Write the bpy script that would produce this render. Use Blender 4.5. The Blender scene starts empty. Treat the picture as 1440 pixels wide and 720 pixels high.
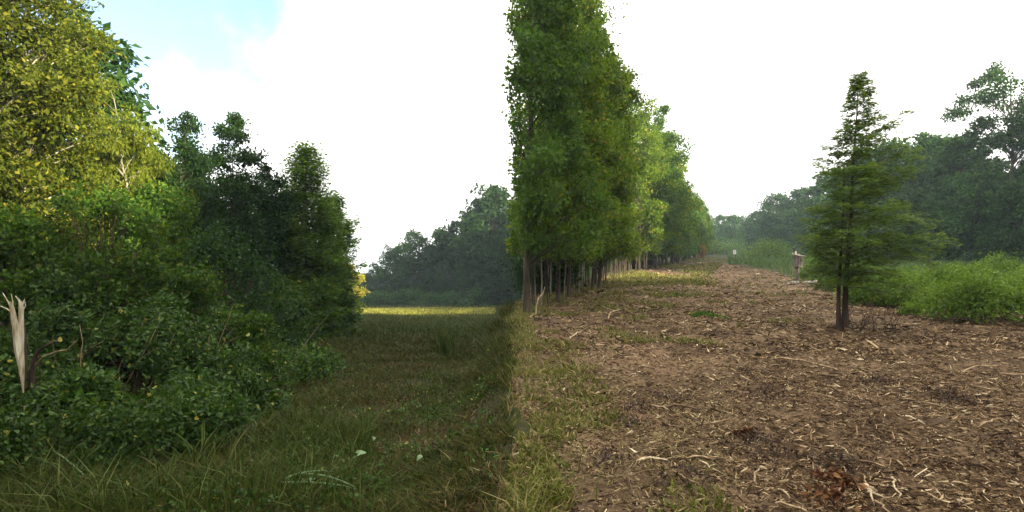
import bpy, math
import numpy as np
from mathutils import Vector

# ------------------------------------------------------------------ scene, camera, sky, sun, exposure
sc = bpy.context.scene
COL = sc.collection
sc.render.engine = 'CYCLES'
sc.cycles.max_bounces = 6
sc.cycles.diffuse_bounces = 3
sc.cycles.glossy_bounces = 1
sc.cycles.transmission_bounces = 3
sc.cycles.volume_bounces = 0
sc.view_settings.view_transform = 'Standard'
sc.view_settings.look = 'None'
sc.view_settings.gamma = 1.0
sc.view_settings.exposure = 2.15

F, EYE, HOR = 800.0, 1.6, 385.0          # focal length in photo pixels, eye height, eye-level row
cd = bpy.data.cameras.new('camera')
cd.sensor_width = 36.0
cd.lens = 36.0 * F / 1440.0
cd.shift_y = (HOR - 360.0) / 1440.0
cd.clip_start = 0.05
cd.clip_end = 3000.0
cam = bpy.data.objects.new('camera', cd)
COL.objects.link(cam)
cam.location = (0, 0, EYE)
cam.rotation_euler = (math.radians(90), 0, 0)
sc.camera = cam

SUN_EL = math.radians(14.0)
SH = np.array([0.77, -0.64]); SH /= np.linalg.norm(SH)       # horizontal direction towards the sun
SL = np.array([-SH[1], SH[0]])                               # lateral axis
S3 = Vector((SH[0]*math.cos(SUN_EL), SH[1]*math.cos(SUN_EL), math.sin(SUN_EL)))
ld = bpy.data.lights.new('sun', 'SUN')
ld.energy = 5.0
ld.angle = math.radians(0.6)
ld.color = (1.0, 0.90, 0.64)
sun = bpy.data.objects.new('sun', ld)
COL.objects.link(sun)
sun.rotation_euler = S3.to_track_quat('Z', 'Y').to_euler()

world = bpy.data.worlds.new('World'); sc.world = world
world.use_nodes = True
nt = world.node_tree; nt.nodes.clear()
N = nt.nodes.new; LK = nt.links.new
sky = N('ShaderNodeTexSky'); sky.sky_type = 'NISHITA'; sky.sun_disc = False
sky.sun_elevation = SUN_EL
sky.sun_rotation = math.atan2(SH[0], SH[1])
sky.air_density = 1.0; sky.dust_density = 1.0
bg1 = N('ShaderNodeBackground'); LK(sky.outputs[0], bg1.inputs[0]); bg1.inputs[1].default_value = 0.085
bg2 = N('ShaderNodeBackground'); bg2.inputs[0].default_value = (1.0, 0.975, 0.925, 1)
tc = N('ShaderNodeTexCoord')
sx = N('ShaderNodeSeparateXYZ'); LK(tc.outputs['Generated'], sx.inputs[0])          # an overcast sky is brighter overhead than at the horizon
zr_ = N('ShaderNodeMapRange'); LK(sx.outputs['Z'], zr_.inputs[0]); zr_.inputs[3].default_value = 0.42; zr_.inputs[4].default_value = 0.90
LK(zr_.outputs[0], bg2.inputs[1])
nz = N('ShaderNodeTexNoise'); nz.inputs['Scale'].default_value = 3.2; nz.inputs['Detail'].default_value = 6; nz.inputs['Roughness'].default_value = 0.55
LK(tc.outputs['Generated'], nz.inputs['Vector'])
dist = N('ShaderNodeVectorMath'); dist.operation = 'DISTANCE'
gd = Vector((-0.70, 1.0, 0.46)).normalized()
LK(tc.outputs['Generated'], dist.inputs[0]); dist.inputs[1].default_value = gd
add = N('ShaderNodeMath'); add.operation = 'MULTIPLY_ADD'
LK(nz.outputs['Fac'], add.inputs[0]); add.inputs[1].default_value = 0.8; LK(dist.outputs['Value'], add.inputs[2])
mr = N('ShaderNodeMapRange'); mr.interpolation_type = 'SMOOTHSTEP'
LK(add.outputs[0], mr.inputs['Value'])
mr.inputs['From Min'].default_value = 0.54; mr.inputs['From Max'].default_value = 0.74
mr.inputs['To Min'].default_value = 0.0; mr.inputs['To Max'].default_value = 1.0
mix = N('ShaderNodeMixShader'); LK(mr.outputs[0], mix.inputs[0]); LK(bg1.outputs[0], mix.inputs[1]); LK(bg2.outputs[0], mix.inputs[2])
wo = N('ShaderNodeOutputWorld'); LK(mix.outputs[0], wo.inputs[0])

# ------------------------------------------------------------------ helpers
def hsh(i, j, s):
    v = np.sin(i*127.1 + j*311.7 + s*74.7) * 43758.5453
    return v - np.floor(v)
def vn(x, y, s=0.0):
    i = np.floor(x); j = np.floor(y); fx = x-i; fy = y-j
    fx = fx*fx*(3-2*fx); fy = fy*fy*(3-2*fy)
    return ((hsh(i,j,s)*(1-fx)+hsh(i+1,j,s)*fx)*(1-fy) + (hsh(i,j+1,s)*(1-fx)+hsh(i+1,j+1,s)*fx)*fy)
def sst(t):
    t = np.clip(t, 0, 1); return t*t*(3-2*t)

def row_x(y):                                   # the edge line of the tree row beside the cleared track
    return 0.30 + 0.335*(y-13.6) + 0.055*np.maximum(0, y-35)
def H(x, y):
    x = np.asarray(x, float); y = np.asarray(y, float)
    yy = np.maximum(y, 0)
    zl = -0.0375*np.minimum(yy, 78); zr = 0.045*np.minimum(yy, 165)
    w = 1.0 + 0.30*np.maximum(0, yy-16)
    t = sst((x+0.95)/w)
    z = zl*(1-t) + zr*t
    near = np.clip(1.2-yy/40.0, 0.25, 1)
    z = z + t*near*(0.16*(vn(x*0.55+3, y*0.4, 1)-.5) + 0.13*(vn(x*1.6, y*1.3, 2)-.5) + 0.07*(vn(x*5, y*5, 3)-.5) + 0.03*(vn(x*11, y*11, 6)-.5))
    z = z + (1-t)*near*(0.16*(vn(x*0.6, y*0.5, 4)-.5) + 0.07*(vn(x*2.1, y*2.1, 5)-.5))
    return z
def h1(x, y): return float(H(np.array([x]), np.array([y]))[0])

def mesh(name, V, tris=None, quads=None, mat=None, smooth=False):
    me = bpy.data.meshes.new(name)
    V = np.asarray(V, np.float32).reshape(-1, 3)
    T = np.zeros((0,3), np.int32) if tris is None else np.asarray(tris, np.int32).reshape(-1,3)
    Q = np.zeros((0,4), np.int32) if quads is None else np.asarray(quads, np.int32).reshape(-1,4)
    me.vertices.add(len(V)); me.vertices.foreach_set('co', V.ravel())
    nl = T.size + Q.size
    me.loops.add(nl); me.loops.foreach_set('vertex_index', np.concatenate([T.ravel(), Q.ravel()]).astype(np.int32))
    tot = np.concatenate([np.full(len(T),3), np.full(len(Q),4)]).astype(np.int32)
    st = np.concatenate([[0], np.cumsum(tot)[:-1]]).astype(np.int32) if len(tot) else np.zeros(0, np.int32)
    me.polygons.add(len(tot)); me.polygons.foreach_set('loop_start', st)
    me.polygons.foreach_set('use_smooth', np.full(len(tot), bool(smooth)))
    me.update(calc_edges=True)
    if mat: me.materials.append(mat)
    return me

class MB:
    def __init__(s): s.V=[]; s.T=[]; s.Q=[]; s.n=0
    def add(s, V, T=None, Q=None):
        V = np.asarray(V, float).reshape(-1,3)
        if T is not None and len(T): s.T.append(np.asarray(T)+s.n)
        if Q is not None and len(Q): s.Q.append(np.asarray(Q)+s.n)
        s.V.append(V); s.n += len(V)
    def tube(s, P, R, k=6, cap=True):
        P = np.asarray(P, float); R = np.asarray(R, float)*np.ones(len(P)); n = len(P)
        t = np.gradient(P, axis=0); t /= np.linalg.norm(t, axis=1)[:,None]+1e-9
        ref = np.array([0.31,0.95,0.05]) if abs(t[:,1]).mean() < .8 else np.array([0.95,0.1,0.3])
        u = np.cross(t, ref); u /= np.linalg.norm(u, axis=1)[:,None]+1e-9
        v = np.cross(t, u)
        a = np.arange(k)*2*math.pi/k
        V = P[:,None,:] + R[:,None,None]*(np.cos(a)[None,:,None]*u[:,None,:] + np.sin(a)[None,:,None]*v[:,None,:])
        i = np.arange(n-1)[:,None]*k; j = np.arange(k)[None,:]; j2 = (j+1)%k
        Q = np.stack([i+j, i+j2, i+k+j2, i+k+j], -1).reshape(-1,4)
        s.add(V, None, Q)
        if cap:
            s.add([P[-1]+t[-1]*R[-1]*.5], None, None)
            b = s.n-1-k
            s.T.append(np.array([[b+q, b+(q+1)%k, s.n-1] for q in range(k)]))
    def box(s, c, d, rz=0, tilt=0):
        x,y,z = [q/2 for q in d]
        V = np.array([[-x,-y,-z],[x,-y,-z],[x,y,-z],[-x,y,-z],[-x,-y,z],[x,-y,z],[x,y,z],[-x,y,z]], float)
        if tilt:
            ct, st_ = math.cos(tilt), math.sin(tilt)
            V = np.stack([V[:,0], V[:,1]*ct-V[:,2]*st_, V[:,1]*st_+V[:,2]*ct], 1)
        if rz:
            cr, sr = math.cos(rz), math.sin(rz)
            V = np.stack([V[:,0]*cr-V[:,1]*sr, V[:,0]*sr+V[:,1]*cr, V[:,2]], 1)
        s.add(V+np.array(c), None, [[3,2,1,0],[4,5,6,7],[0,1,5,4],[1,2,6,5],[2,3,7,6],[3,0,4,7]])
    def mesh(s, name, mat=None, smooth=False):
        V = np.concatenate(s.V) if s.V else np.zeros((0,3))
        return mesh(name, V, np.concatenate(s.T) if s.T else None, np.concatenate(s.Q) if s.Q else None, mat, smooth)

def ob(name, me, parent=None, loc=None):
    o = bpy.data.objects.new(name, me); COL.objects.link(o)
    if parent: o.parent = parent
    if loc is not None: o.location = loc
    return o
def tag(o, label, cat, group=None):
    o['label'] = label; o['category'] = cat
    if group: o['group'] = group
    return o
def thing(name, label, cat, loc, rz=0.0, scale=1.0, group=None):
    o = bpy.data.objects.new(name, None); COL.objects.link(o)
    o.empty_display_size = 0.2
    o.location = loc; o.rotation_euler = (0,0,rz)
    o.scale = scale if hasattr(scale, '__len__') else (scale,)*3
    return tag(o, label, cat, group)

# ------------------------------------------------------------------ materials
def newmat(name):
    m = bpy.data.materials.new(name); m.use_nodes = True
    m.node_tree.nodes.clear()
    return m, m.node_tree.nodes.new, m.node_tree.links.new
def ramp(Nn, stops, interp='LINEAR'):
    r = Nn('ShaderNodeValToRGB'); e = r.color_ramp.elements
    r.color_ramp.interpolation = interp
    while len(e) < len(stops): e.new(0.5)
    for k,(p,c) in enumerate(stops):
        e[k].position = p; e[k].color = (*c, 1)
    return r
def leaf_mat(name, cols, trans=0.32, rough=0.5, spec=0.09, tgain=1.4):
    """Leaf surface: one colour per leaf, light coming through the blade."""
    m, Nn, L = newmat(name)
    g = Nn('ShaderNodeNewGeometry'); r = ramp(Nn, cols)
    L(g.outputs['Random Per Island'], r.inputs[0])
    oi = Nn('ShaderNodeObjectInfo')
    hs = Nn('ShaderNodeHueSaturation')
    mp = Nn('ShaderNodeMapRange'); L(oi.outputs['Random'], mp.inputs[0]); mp.inputs[3].default_value = 0.8; mp.inputs[4].default_value = 1.2
    L(r.outputs[0], hs.inputs['Color']); L(mp.outputs[0], hs.inputs['Value'])
    p = Nn('ShaderNodeBsdfPrincipled'); L(hs.outputs[0], p.inputs['Base Color'])
    p.inputs['Roughness'].default_value = rough; p.inputs['Specular IOR Level'].default_value = spec
    t = Nn('ShaderNodeBsdfTranslucent')
    g2 = Nn('ShaderNodeMix'); g2.data_type='RGBA'; g2.blend_type='MULTIPLY'; g2.inputs[0].default_value=1
    L(hs.outputs[0], g2.inputs[6]); g2.inputs[7].default_value = (tgain*1.15, tgain*1.1, tgain*0.5, 1)
    L(g2.outputs[2], t.inputs[0])
    x = Nn('ShaderNodeMixShader'); x.inputs[0].default_value = trans
    L(p.outputs[0], x.inputs[1]); L(t.outputs[0], x.inputs[2])
    o = Nn('ShaderNodeOutputMaterial'); L(x.outputs[0], o.inputs[0])
    return m
def bark_mat(name, a, b, scale=9.0):
    m, Nn, L = newmat(name)
    t = Nn('ShaderNodeTexCoord'); mp = Nn('ShaderNodeMapping'); mp.inputs['Scale'].default_value = (1,1,0.18)
    L(t.outputs['Object'], mp.inputs[0])
    n = Nn('ShaderNodeTexNoise'); n.inputs['Scale'].default_value = scale; n.inputs['Detail'].default_value = 6
    L(mp.outputs[0], n.inputs['Vector'])
    r = ramp(Nn, [(0.32,a),(0.68,b)]); L(n.outputs['Fac'], r.inputs[0])
    p = Nn('ShaderNodeBsdfPrincipled'); L(r.outputs[0], p.inputs['Base Color']); p.inputs['Roughness'].default_value = .9
    p.inputs['Specular IOR Level'].default_value = .15
    bm = Nn('ShaderNodeBump'); bm.inputs['Strength'].default_value = .6; bm.inputs['Distance'].default_value = .02
    L(n.outputs['Fac'], bm.inputs['Height']); L(bm.outputs[0], p.inputs['Normal'])
    o = Nn('ShaderNodeOutputMaterial'); L(p.outputs[0], o.inputs[0])
    return m
def island_mat(name, cols, rough=.85, trans=0.0):
    m, Nn, L = newmat(name)
    g = Nn('ShaderNodeNewGeometry'); r = ramp(Nn, cols); L(g.outputs['Random Per Island'], r.inputs[0])
    p = Nn('ShaderNodeBsdfPrincipled'); L(r.outputs[0], p.inputs['Base Color']); p.inputs['Roughness'].default_value = rough
    p.inputs['Specular IOR Level'].default_value = .08
    o = Nn('ShaderNodeOutputMaterial')
    if trans:
        t = Nn('ShaderNodeBsdfTranslucent'); L(r.outputs[0], t.inputs[0])
        x = Nn('ShaderNodeMixShader'); x.inputs[0].default_value = trans
        L(p.outputs[0], x.inputs[1]); L(t.outputs[0], x.inputs[2]); L(x.outputs[0], o.inputs[0])
    else: L(p.outputs[0], o.inputs[0])
    return m
def soil_mat(name, stops, patch=None, s1=1.3, s2=14.0):
    m, Nn, L = newmat(name)
    t = Nn('ShaderNodeNewGeometry')
    a = Nn('ShaderNodeTexNoise'); a.inputs['Scale'].default_value = s1; a.inputs['Detail'].default_value = 8; a.inputs['Roughness'].default_value = .65
    b = Nn('ShaderNodeTexNoise'); b.inputs['Scale'].default_value = s2; b.inputs['Detail'].default_value = 8; b.inputs['Roughness'].default_value = .75
    L(t.outputs['Position'], a.inputs['Vector']); L(t.outputs['Position'], b.inputs['Vector'])
    mx = Nn('ShaderNodeMath'); mx.operation='MULTIPLY_ADD'; L(a.outputs['Fac'], mx.inputs[0]); mx.inputs[1].default_value=.5
    m2 = Nn('ShaderNodeMath'); m2.operation='MULTIPLY'; L(b.outputs['Fac'], m2.inputs[0]); m2.inputs[1].default_value=.5
    L(m2.outputs[0], mx.inputs[2])
    r = ramp(Nn, stops); L(mx.outputs[0], r.inputs[0])
    col = r.outputs[0]
    for (c, rad, pc, stn) in (patch or []):
        d = Nn('ShaderNodeVectorMath'); d.operation='DISTANCE'
        mp = Nn('ShaderNodeVectorMath'); mp.operation='MULTIPLY'; mp.inputs[1].default_value=(1,1/rad[1]*rad[0],0)
        L(t.outputs['Position'], mp.inputs[0]); L(mp.outputs[0], d.inputs[0]); d.inputs[1].default_value=(c[0], c[1]/rad[1]*rad[0], 0)
        ad = Nn('ShaderNodeMath'); ad.operation='MULTIPLY_ADD'; L(b.outputs['Fac'], ad.inputs[0]); ad.inputs[1].default_value=-rad[0]*1.3; L(d.outputs['Value'], ad.inputs[2])
        q = Nn('ShaderNodeMapRange'); q.interpolation_type='SMOOTHSTEP'; L(ad.outputs[0], q.inputs[0])
        q.inputs[1].default_value=-rad[0]*.3; q.inputs[2].default_value=rad[0]*.5; q.inputs[3].default_value=stn; q.inputs[4].default_value=0
        mm = Nn('ShaderNodeMix'); mm.data_type='RGBA'; L(q.outputs[0], mm.inputs[0]); L(col, mm.inputs[6]); mm.inputs[7].default_value=(*pc,1)
        col = mm.outputs[2]
    p = Nn('ShaderNodeBsdfPrincipled'); L(col, p.inputs['Base Color']); p.inputs['Roughness'].default_value=.95; p.inputs['Specular IOR Level'].default_value=.1
    bp = Nn('ShaderNodeBump'); bp.inputs['Strength'].default_value=.9; bp.inputs['Distance'].default_value=.04
    L(b.outputs['Fac'], bp.inputs['Height']); L(bp.outputs[0], p.inputs['Normal'])
    o = Nn('ShaderNodeOutputMaterial'); L(p.outputs[0], o.inputs[0])
    return m

M_OLIVE = leaf_mat('olive_leaf', [(0,(.022,.036,.003)),(.5,(.060,.080,.007)),(.88,(.115,.13,.013)),(1,(.21,.19,.025))], .38)
M_WILLOW = leaf_mat('willow_leaf', [(0,(.045,.07,.006)),(.6,(.11,.14,.012)),(1,(.19,.205,.025))], .45)
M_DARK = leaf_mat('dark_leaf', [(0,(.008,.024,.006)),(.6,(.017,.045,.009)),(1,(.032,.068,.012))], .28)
M_MID = leaf_mat('mid_leaf', [(0,(.015,.042,.004)),(.55,(.036,.080,.008)),(.93,(.068,.125,.012)),(1,(.15,.15,.02))], .34)
M_SHRUB = leaf_mat('shrub_leaf', [(0,(.010,.028,.004)),(.5,(.025,.060,.008)),(.9,(.052,.100,.018)),(.975,(.10,.155,.045)),(1,(.30,.26,.05))], .3, .42, .12)
M_ROW = leaf_mat('row_leaf', [(0,(.034,.070,.006)),(.5,(.085,.145,.013)),(.88,(.135,.20,.02)),(.975,(.20,.21,.03)),(1,(.30,.18,.03))], .44)
M_ROWD = leaf_mat('row_leaf_dark', [(0,(.026,.062,.009)),(.6,(.058,.118,.017)),(1,(.095,.16,.024))], .42)
M_CYP = leaf_mat('cypress_leaf', [(0,(.045,.085,.016)),(.5,(.085,.145,.028)),(1,(.14,.20,.05))], .42)
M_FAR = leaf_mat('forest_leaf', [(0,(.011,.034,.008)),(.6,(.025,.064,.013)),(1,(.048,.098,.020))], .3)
M_BUSH = leaf_mat('bush_leaf', [(0,(.040,.085,.011)),(.5,(.082,.145,.018)),(1,(.14,.21,.035))], .36)
M_ORANGE = leaf_mat('orange_leaf', [(0,(.12,.07,.01)),(.6,(.30,.14,.02)),(1,(.42,.22,.03))], .36)
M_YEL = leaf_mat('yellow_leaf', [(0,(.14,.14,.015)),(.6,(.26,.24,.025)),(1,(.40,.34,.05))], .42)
M_CONE = leaf_mat('cone_tree_leaf', [(0,(.035,.078,.010)),(.55,(.075,.145,.018)),(1,(.125,.20,.03))], .45)
M_BARK = bark_mat('grey_bark', (.026,.020,.014), (.085,.068,.048))
M_PALE = bark_mat('pale_bark', (.12,.105,.08), (.36,.32,.25))
M_BROWN = bark_mat('brown_bark', (.022,.014,.010), (.075,.05,.036))
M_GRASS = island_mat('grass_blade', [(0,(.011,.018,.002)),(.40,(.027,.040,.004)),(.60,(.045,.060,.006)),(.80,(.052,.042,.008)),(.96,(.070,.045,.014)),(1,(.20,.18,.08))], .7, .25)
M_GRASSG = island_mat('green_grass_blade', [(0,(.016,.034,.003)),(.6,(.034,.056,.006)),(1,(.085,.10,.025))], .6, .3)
M_SUNSTRIP = island_mat('sunlit_grass_blade', [(0,(.13,.145,.02)),(.6,(.23,.225,.035)),(1,(.34,.30,.08))], .7, .3)  # pale colour raised so the far strip looks more sunlit
M_GRASSY = island_mat('track_grass_blade', [(0,(.06,.075,.012)),(.5,(.115,.125,.02)),(.8,(.17,.145,.045)),(1,(.28,.22,.10))], .6, .28)
M_REED = island_mat('reed_blade', [(0,(.04,.085,.022)),(.6,(.08,.135,.035)),(1,(.16,.20,.075))], .55, .3)
M_CHIP = island_mat('wood_chip', [(0,(.018,.010,.006)),(.40,(.062,.037,.019)),(.70,(.15,.094,.048)),(.88,(.31,.21,.115)),(.97,(.50,.38,.22)),(1,(.66,.54,.36))])
M_STICK = bark_mat('stick_wood', (.15,.095,.05), (.38,.28,.165), 20)
M_STICKD = bark_mat('dark_stick_wood', (.045,.028,.018), (.15,.095,.055), 20)
M_SPLIT = bark_mat('split_wood', (.30,.22,.11), (.78,.71,.54), 34)
M_CREAM = bark_mat('cream_wood', (.18,.12,.065), (.56,.45,.29), 30)
M_DEADLEAF = island_mat('dead_leaf', [(0,(.04,.018,.009)),(.6,(.10,.042,.018)),(1,(.22,.11,.045))], .7, .2)
M_PALELEAF = island_mat('pale_cut_leaf', [(0,(.10,.17,.08)),(1,(.20,.28,.14))], .55, .2)
M_STONE = bark_mat('pale_stone', (.16,.14,.11), (.42,.38,.32), 6)
M_BOXW = bark_mat('weathered_board', (.065,.052,.042), (.20,.17,.145), 14)
M_BLACK = bark_mat('hole_shade', (.006,.005,.004), (.014,.012,.010), 6)
M_MARK = bark_mat('marker_paint', (.50,.46,.40), (.70,.66,.58), 6)

def px(p, Y): return (p-720.0)/F*Y
def ztop(ypix, Y): return EYE + (HOR-ypix)/F*Y

# ------------------------------------------------------------------ the ground: meadow on the left, mulched track on the right
def grow(a, b, s, g):
    out=[a]; 
    while out[-1] < b: out.append(out[-1]+s); s*=g
    return np.array(out)
gx = np.concatenate([-grow(7,900,.14,1.14)[::-1], np.arange(-6.9,9.9,.1), grow(10,900,.14,1.13)])
gy = np.concatenate([-grow(0,900,.8,1.3)[::-1][:-1], np.arange(0,2.5,.25), np.arange(2.5,14,.1), grow(14,1400,.12,1.045)])
GX, GY = np.meshgrid(gx, gy)
GZ = H(GX, GY)
nx_, ny_ = len(gx), len(gy)
GV = np.stack([GX, GY, GZ], -1).reshape(-1,3)
ii = (np.arange(ny_-1)[:,None]*nx_ + np.arange(nx_-1)[None,:])
GQ = np.stack([ii, ii+1, ii+nx_+1, ii+nx_], -1).reshape(-1,4)
fc = GV[GQ].mean(1)
def on_track(x, y, wob=True):
    w = 0.35*(vn(x*1.3, y*1.3, 11)-.5) if wob else 0
    a = x > 0.06 + .8*w
    b = x > row_x(np.maximum(y,13.6)) - 1.3 + 2*w
    xr = np.where(y < 12.5, 9.0+0.55*y, np.where(y<26, 15.9-0.12*(y-12.5), 14.3+0.24*(y-26)))   # right edge, at the bushes
    xr = np.where(y > 70, np.minimum(xr, row_x(y)+5.5), xr)
    return a & b & (x < xr + 2*w) & (y < 170)
tm = on_track(fc[:,0], fc[:,1])
def sub(Q):
    u, inv = np.unique(Q, return_inverse=True)
    return GV[u], inv.reshape(-1,4)
M_TRACK = soil_mat('mulch_soil', [(.32,(.026,.016,.009)),(.45,(.075,.048,.027)),(.55,(.145,.095,.054)),(.68,(.27,.185,.11))],
    patch=[((1.9,8.2),(.95,1.4),(.25,.155,.09),.35), ((.6,4.9),(.5,.6),(.26,.17,.10),.7), ((.4,6.9),(.6,.5),(.27,.19,.12),.7), ((1.2,5.6),(.5,.4),(.30,.18,.11),.7)])
M_FIELD = soil_mat('meadow_soil', [(.3,(.014,.014,.006)),(.5,(.034,.036,.012)),(.7,(.06,.055,.02))])
V_, Q_ = sub(GQ[~tm]); o = ob('meadow', mesh('meadow', V_, None, Q_, M_FIELD, True)); o['kind']='structure'
V_, Q_ = sub(GQ[tm]); o = ob('cleared_track', mesh('cleared_track', V_, None, Q_, M_TRACK, True)); o['kind']='structure'

# ------------------------------------------------------------------ foliage generators
def leaves(mb, P, rng, L, asp=.55, droop=.3, out=None, up=.5, hexa=False):
    n = len(P)
    if n == 0: return
    d = rng.normal(size=(n,3)); d[:,2] -= droop*1.5
    if out is not None: d += out*1.0
    d /= np.linalg.norm(d,axis=1)[:,None]+1e-9
    nn = rng.normal(size=(n,3)); nn[:,2] += up*2
    s = np.cross(d, nn); s /= np.linalg.norm(s,axis=1)[:,None]+1e-9
    nn = np.cross(s, d)
    l = (L*rng.uniform(.5,1.5,n))[:,None]; w = l*asp*.5
    b = np.arange(n)[:,None]
    if hexa:
        fo = nn*w*.35
        V = np.stack([P, P+d*l*.28+s*w*.95+fo, P+d*l*.66+s*w*.75+fo, P+d*l, P+d*l*.66-s*w*.75+fo, P+d*l*.28-s*w*.95+fo], 1)
        T = np.concatenate([b*6+np.array([[0,1,2]]), b*6+np.array([[0,2,3]]), b*6+np.array([[0,3,4]]), b*6+np.array([[0,4,5]])])
    else:
        fo = nn*w*.4
        V = np.stack([P, P+d*l*.45+s*w+fo, P+d*l, P+d*l*.45-s*w+fo], 1)
        T = np.concatenate([b*4+np.array([[0,1,2]]), b*4+np.array([[0,2,3]])])
    mb.add(V.reshape(-1,3), T)

def make_tree(seed, h, prof, zb, R, nc, lpc, ls, rc, tr, lean=(0,0), droop=.3, reject=None, asp=.55, lift=.6, wob=.12, top=.93, hexa=False, up=.5, stems=1, flat=.75, inner=.3, wexp=.8):
    """A tapered trunk with limbs running to leaf clumps; leaves fill the clumps. prof: [(height fraction, radius fraction)]"""
    rng = np.random.default_rng(seed)
    n = 9
    tz = np.linspace(0, h*top, n)
    wx = np.cumsum(rng.normal(0,wob,n))*np.linspace(0,1,n); wy = np.cumsum(rng.normal(0,wob,n))*np.linspace(0,1,n)
    wx -= wx[0]; wy -= wy[0]
    tx = wx + lean[0]*(tz/h)**1.5; ty = wy + lean[1]*(tz/h)**1.5
    P = np.stack([tx,ty,tz],1); P[0,2] = -.12
    rad = tr*(1-.88*(tz/(h*top))**.9); rad[0] *= 1.35
    tb = MB(); tb.tube(P, rad, 8)
    for k in range(stems-1):
        a = rng.uniform(0,2*math.pi); P2 = P.copy()
        sp = tr*(1.6+k)+.15*(tz/h)*h*.25
        P2[:,0] += np.cos(a)*sp; P2[:,1] += np.sin(a)*sp; P2[:,2] *= rng.uniform(.7,.95)
        tb.tube(P2, rad*rng.uniform(.5,.8), 7)
    pz = np.array([p[0] for p in prof])*h; pr = np.array([p[1] for p in prof])*R
    ph = rng.uniform(0,6.28,4)
    cb = MB(); k = 0; tries = 0
    allP=[]; allO=[]
    while k < nc and tries < nc*20:
        tries += 1
        z = rng.uniform(zb, h); Rz = np.interp(z, pz, pr)
        if rng.uniform() > (Rz/R)**wexp: continue
        th = rng.uniform(0,2*math.pi)
        lump = 1 + .20*math.sin(2*th+ph[0]+z*1.1) + .14*math.sin(3*th+ph[1]-z*1.9) + .10*math.sin(5*th+ph[2]+z*3)
        rr = Rz*lump*(inner+(1-inner)*math.sqrt(rng.uniform()))
        ax = np.array([np.interp(z,tz,tx), np.interp(z,tz,ty), 0])
        c = ax + np.array([rr*math.cos(th), rr*math.sin(th), z])
        if reject is not None and not reject(c[None,:])[0]: continue
        k += 1
        z0 = max(zb*.7, z - rr*lift - rng.uniform(0,.3)); z0 = min(z0, h*top*.97)
        s = np.array([np.interp(z0,tz,tx), np.interp(z0,tz,ty), z0])
        t = np.linspace(0,1,5)[:,None]
        bow = np.array([0,0,rr*.18]) + rng.normal(0,.06*rr+.01,3)
        B = s+(c-s)*t + bow*(t*(1-t)*2)
        br = max(.006, min(np.interp(z0,tz,rad)*.55, .012*rr+.010))
        tb.tube(B, br*(1-.75*t[:,0]), 4, False)
        m = int(lpc*rng.uniform(.5,1.5)); r = rc*rng.uniform(.7,1.35)*(1 if z<h*.93 else .75)
        q = rng.normal(size=(m,3)); q /= np.linalg.norm(q,axis=1)[:,None]
        q *= (rng.uniform(size=m)**.45)[:,None]*r; q[:,2] *= flat
        q += rng.normal(0, r*.16, (m,3))
        pp = c+q
        mb_ = int(m*.12); tt = rng.uniform(.35,1,mb_)[:,None]          # a few leaves along the limb
        pp2 = s+(c-s)*tt + bow*(tt*(1-tt)*2) + rng.normal(0,r*.22,(mb_,3))
        pa = np.concatenate([pp,pp2]); oo = np.concatenate([q/r*.6, np.zeros((mb_,3))])
        if reject is not None:
            ok = reject(pa); pa = pa[ok]; oo = oo[ok]
        allP.append(pa); allO.append(oo)
    Pn = np.concatenate(allP) if allP else np.zeros((0,3)); On = np.concatenate(allO) if allO else np.zeros((0,3))
    leaves(cb, Pn, rng, ls, asp, droop, On, up, hexa)
    return tb, cb

def tree_obj(meshes, name, label, loc, rz=0, scale=1.0, group=None, cat='tree', part=('trunk','crown')):
    r = thing(name, label, cat, loc, rz, scale, group)
    ob(part[0], meshes[0], r); ob(part[1], meshes[1], r)
    return r
def mk(tbcb, leafm, barkm, nm='tree'):
    return (tbcb[0].mesh(nm+'_wood', barkm, True), tbcb[1].mesh(nm+'_leaves', leafm))

OVAL = [(0,.3),(.25,.75),(.45,1),(.7,.85),(.9,.5),(1,.18)]
ROUND = [(0,.5),(.3,.95),(.55,1),(.8,.75),(1,.3)]
COLUMN = [(0,.6),(.2,.9),(.5,1),(.8,.8),(.95,.45),(1,.2)]
CONE = [(0,.85),(.15,1),(.4,.85),(.7,.5),(.9,.22),(1,.06)]
DOME = [(0,.85),(.35,1),(.65,.85),(.85,.6),(1,.3)]

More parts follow.
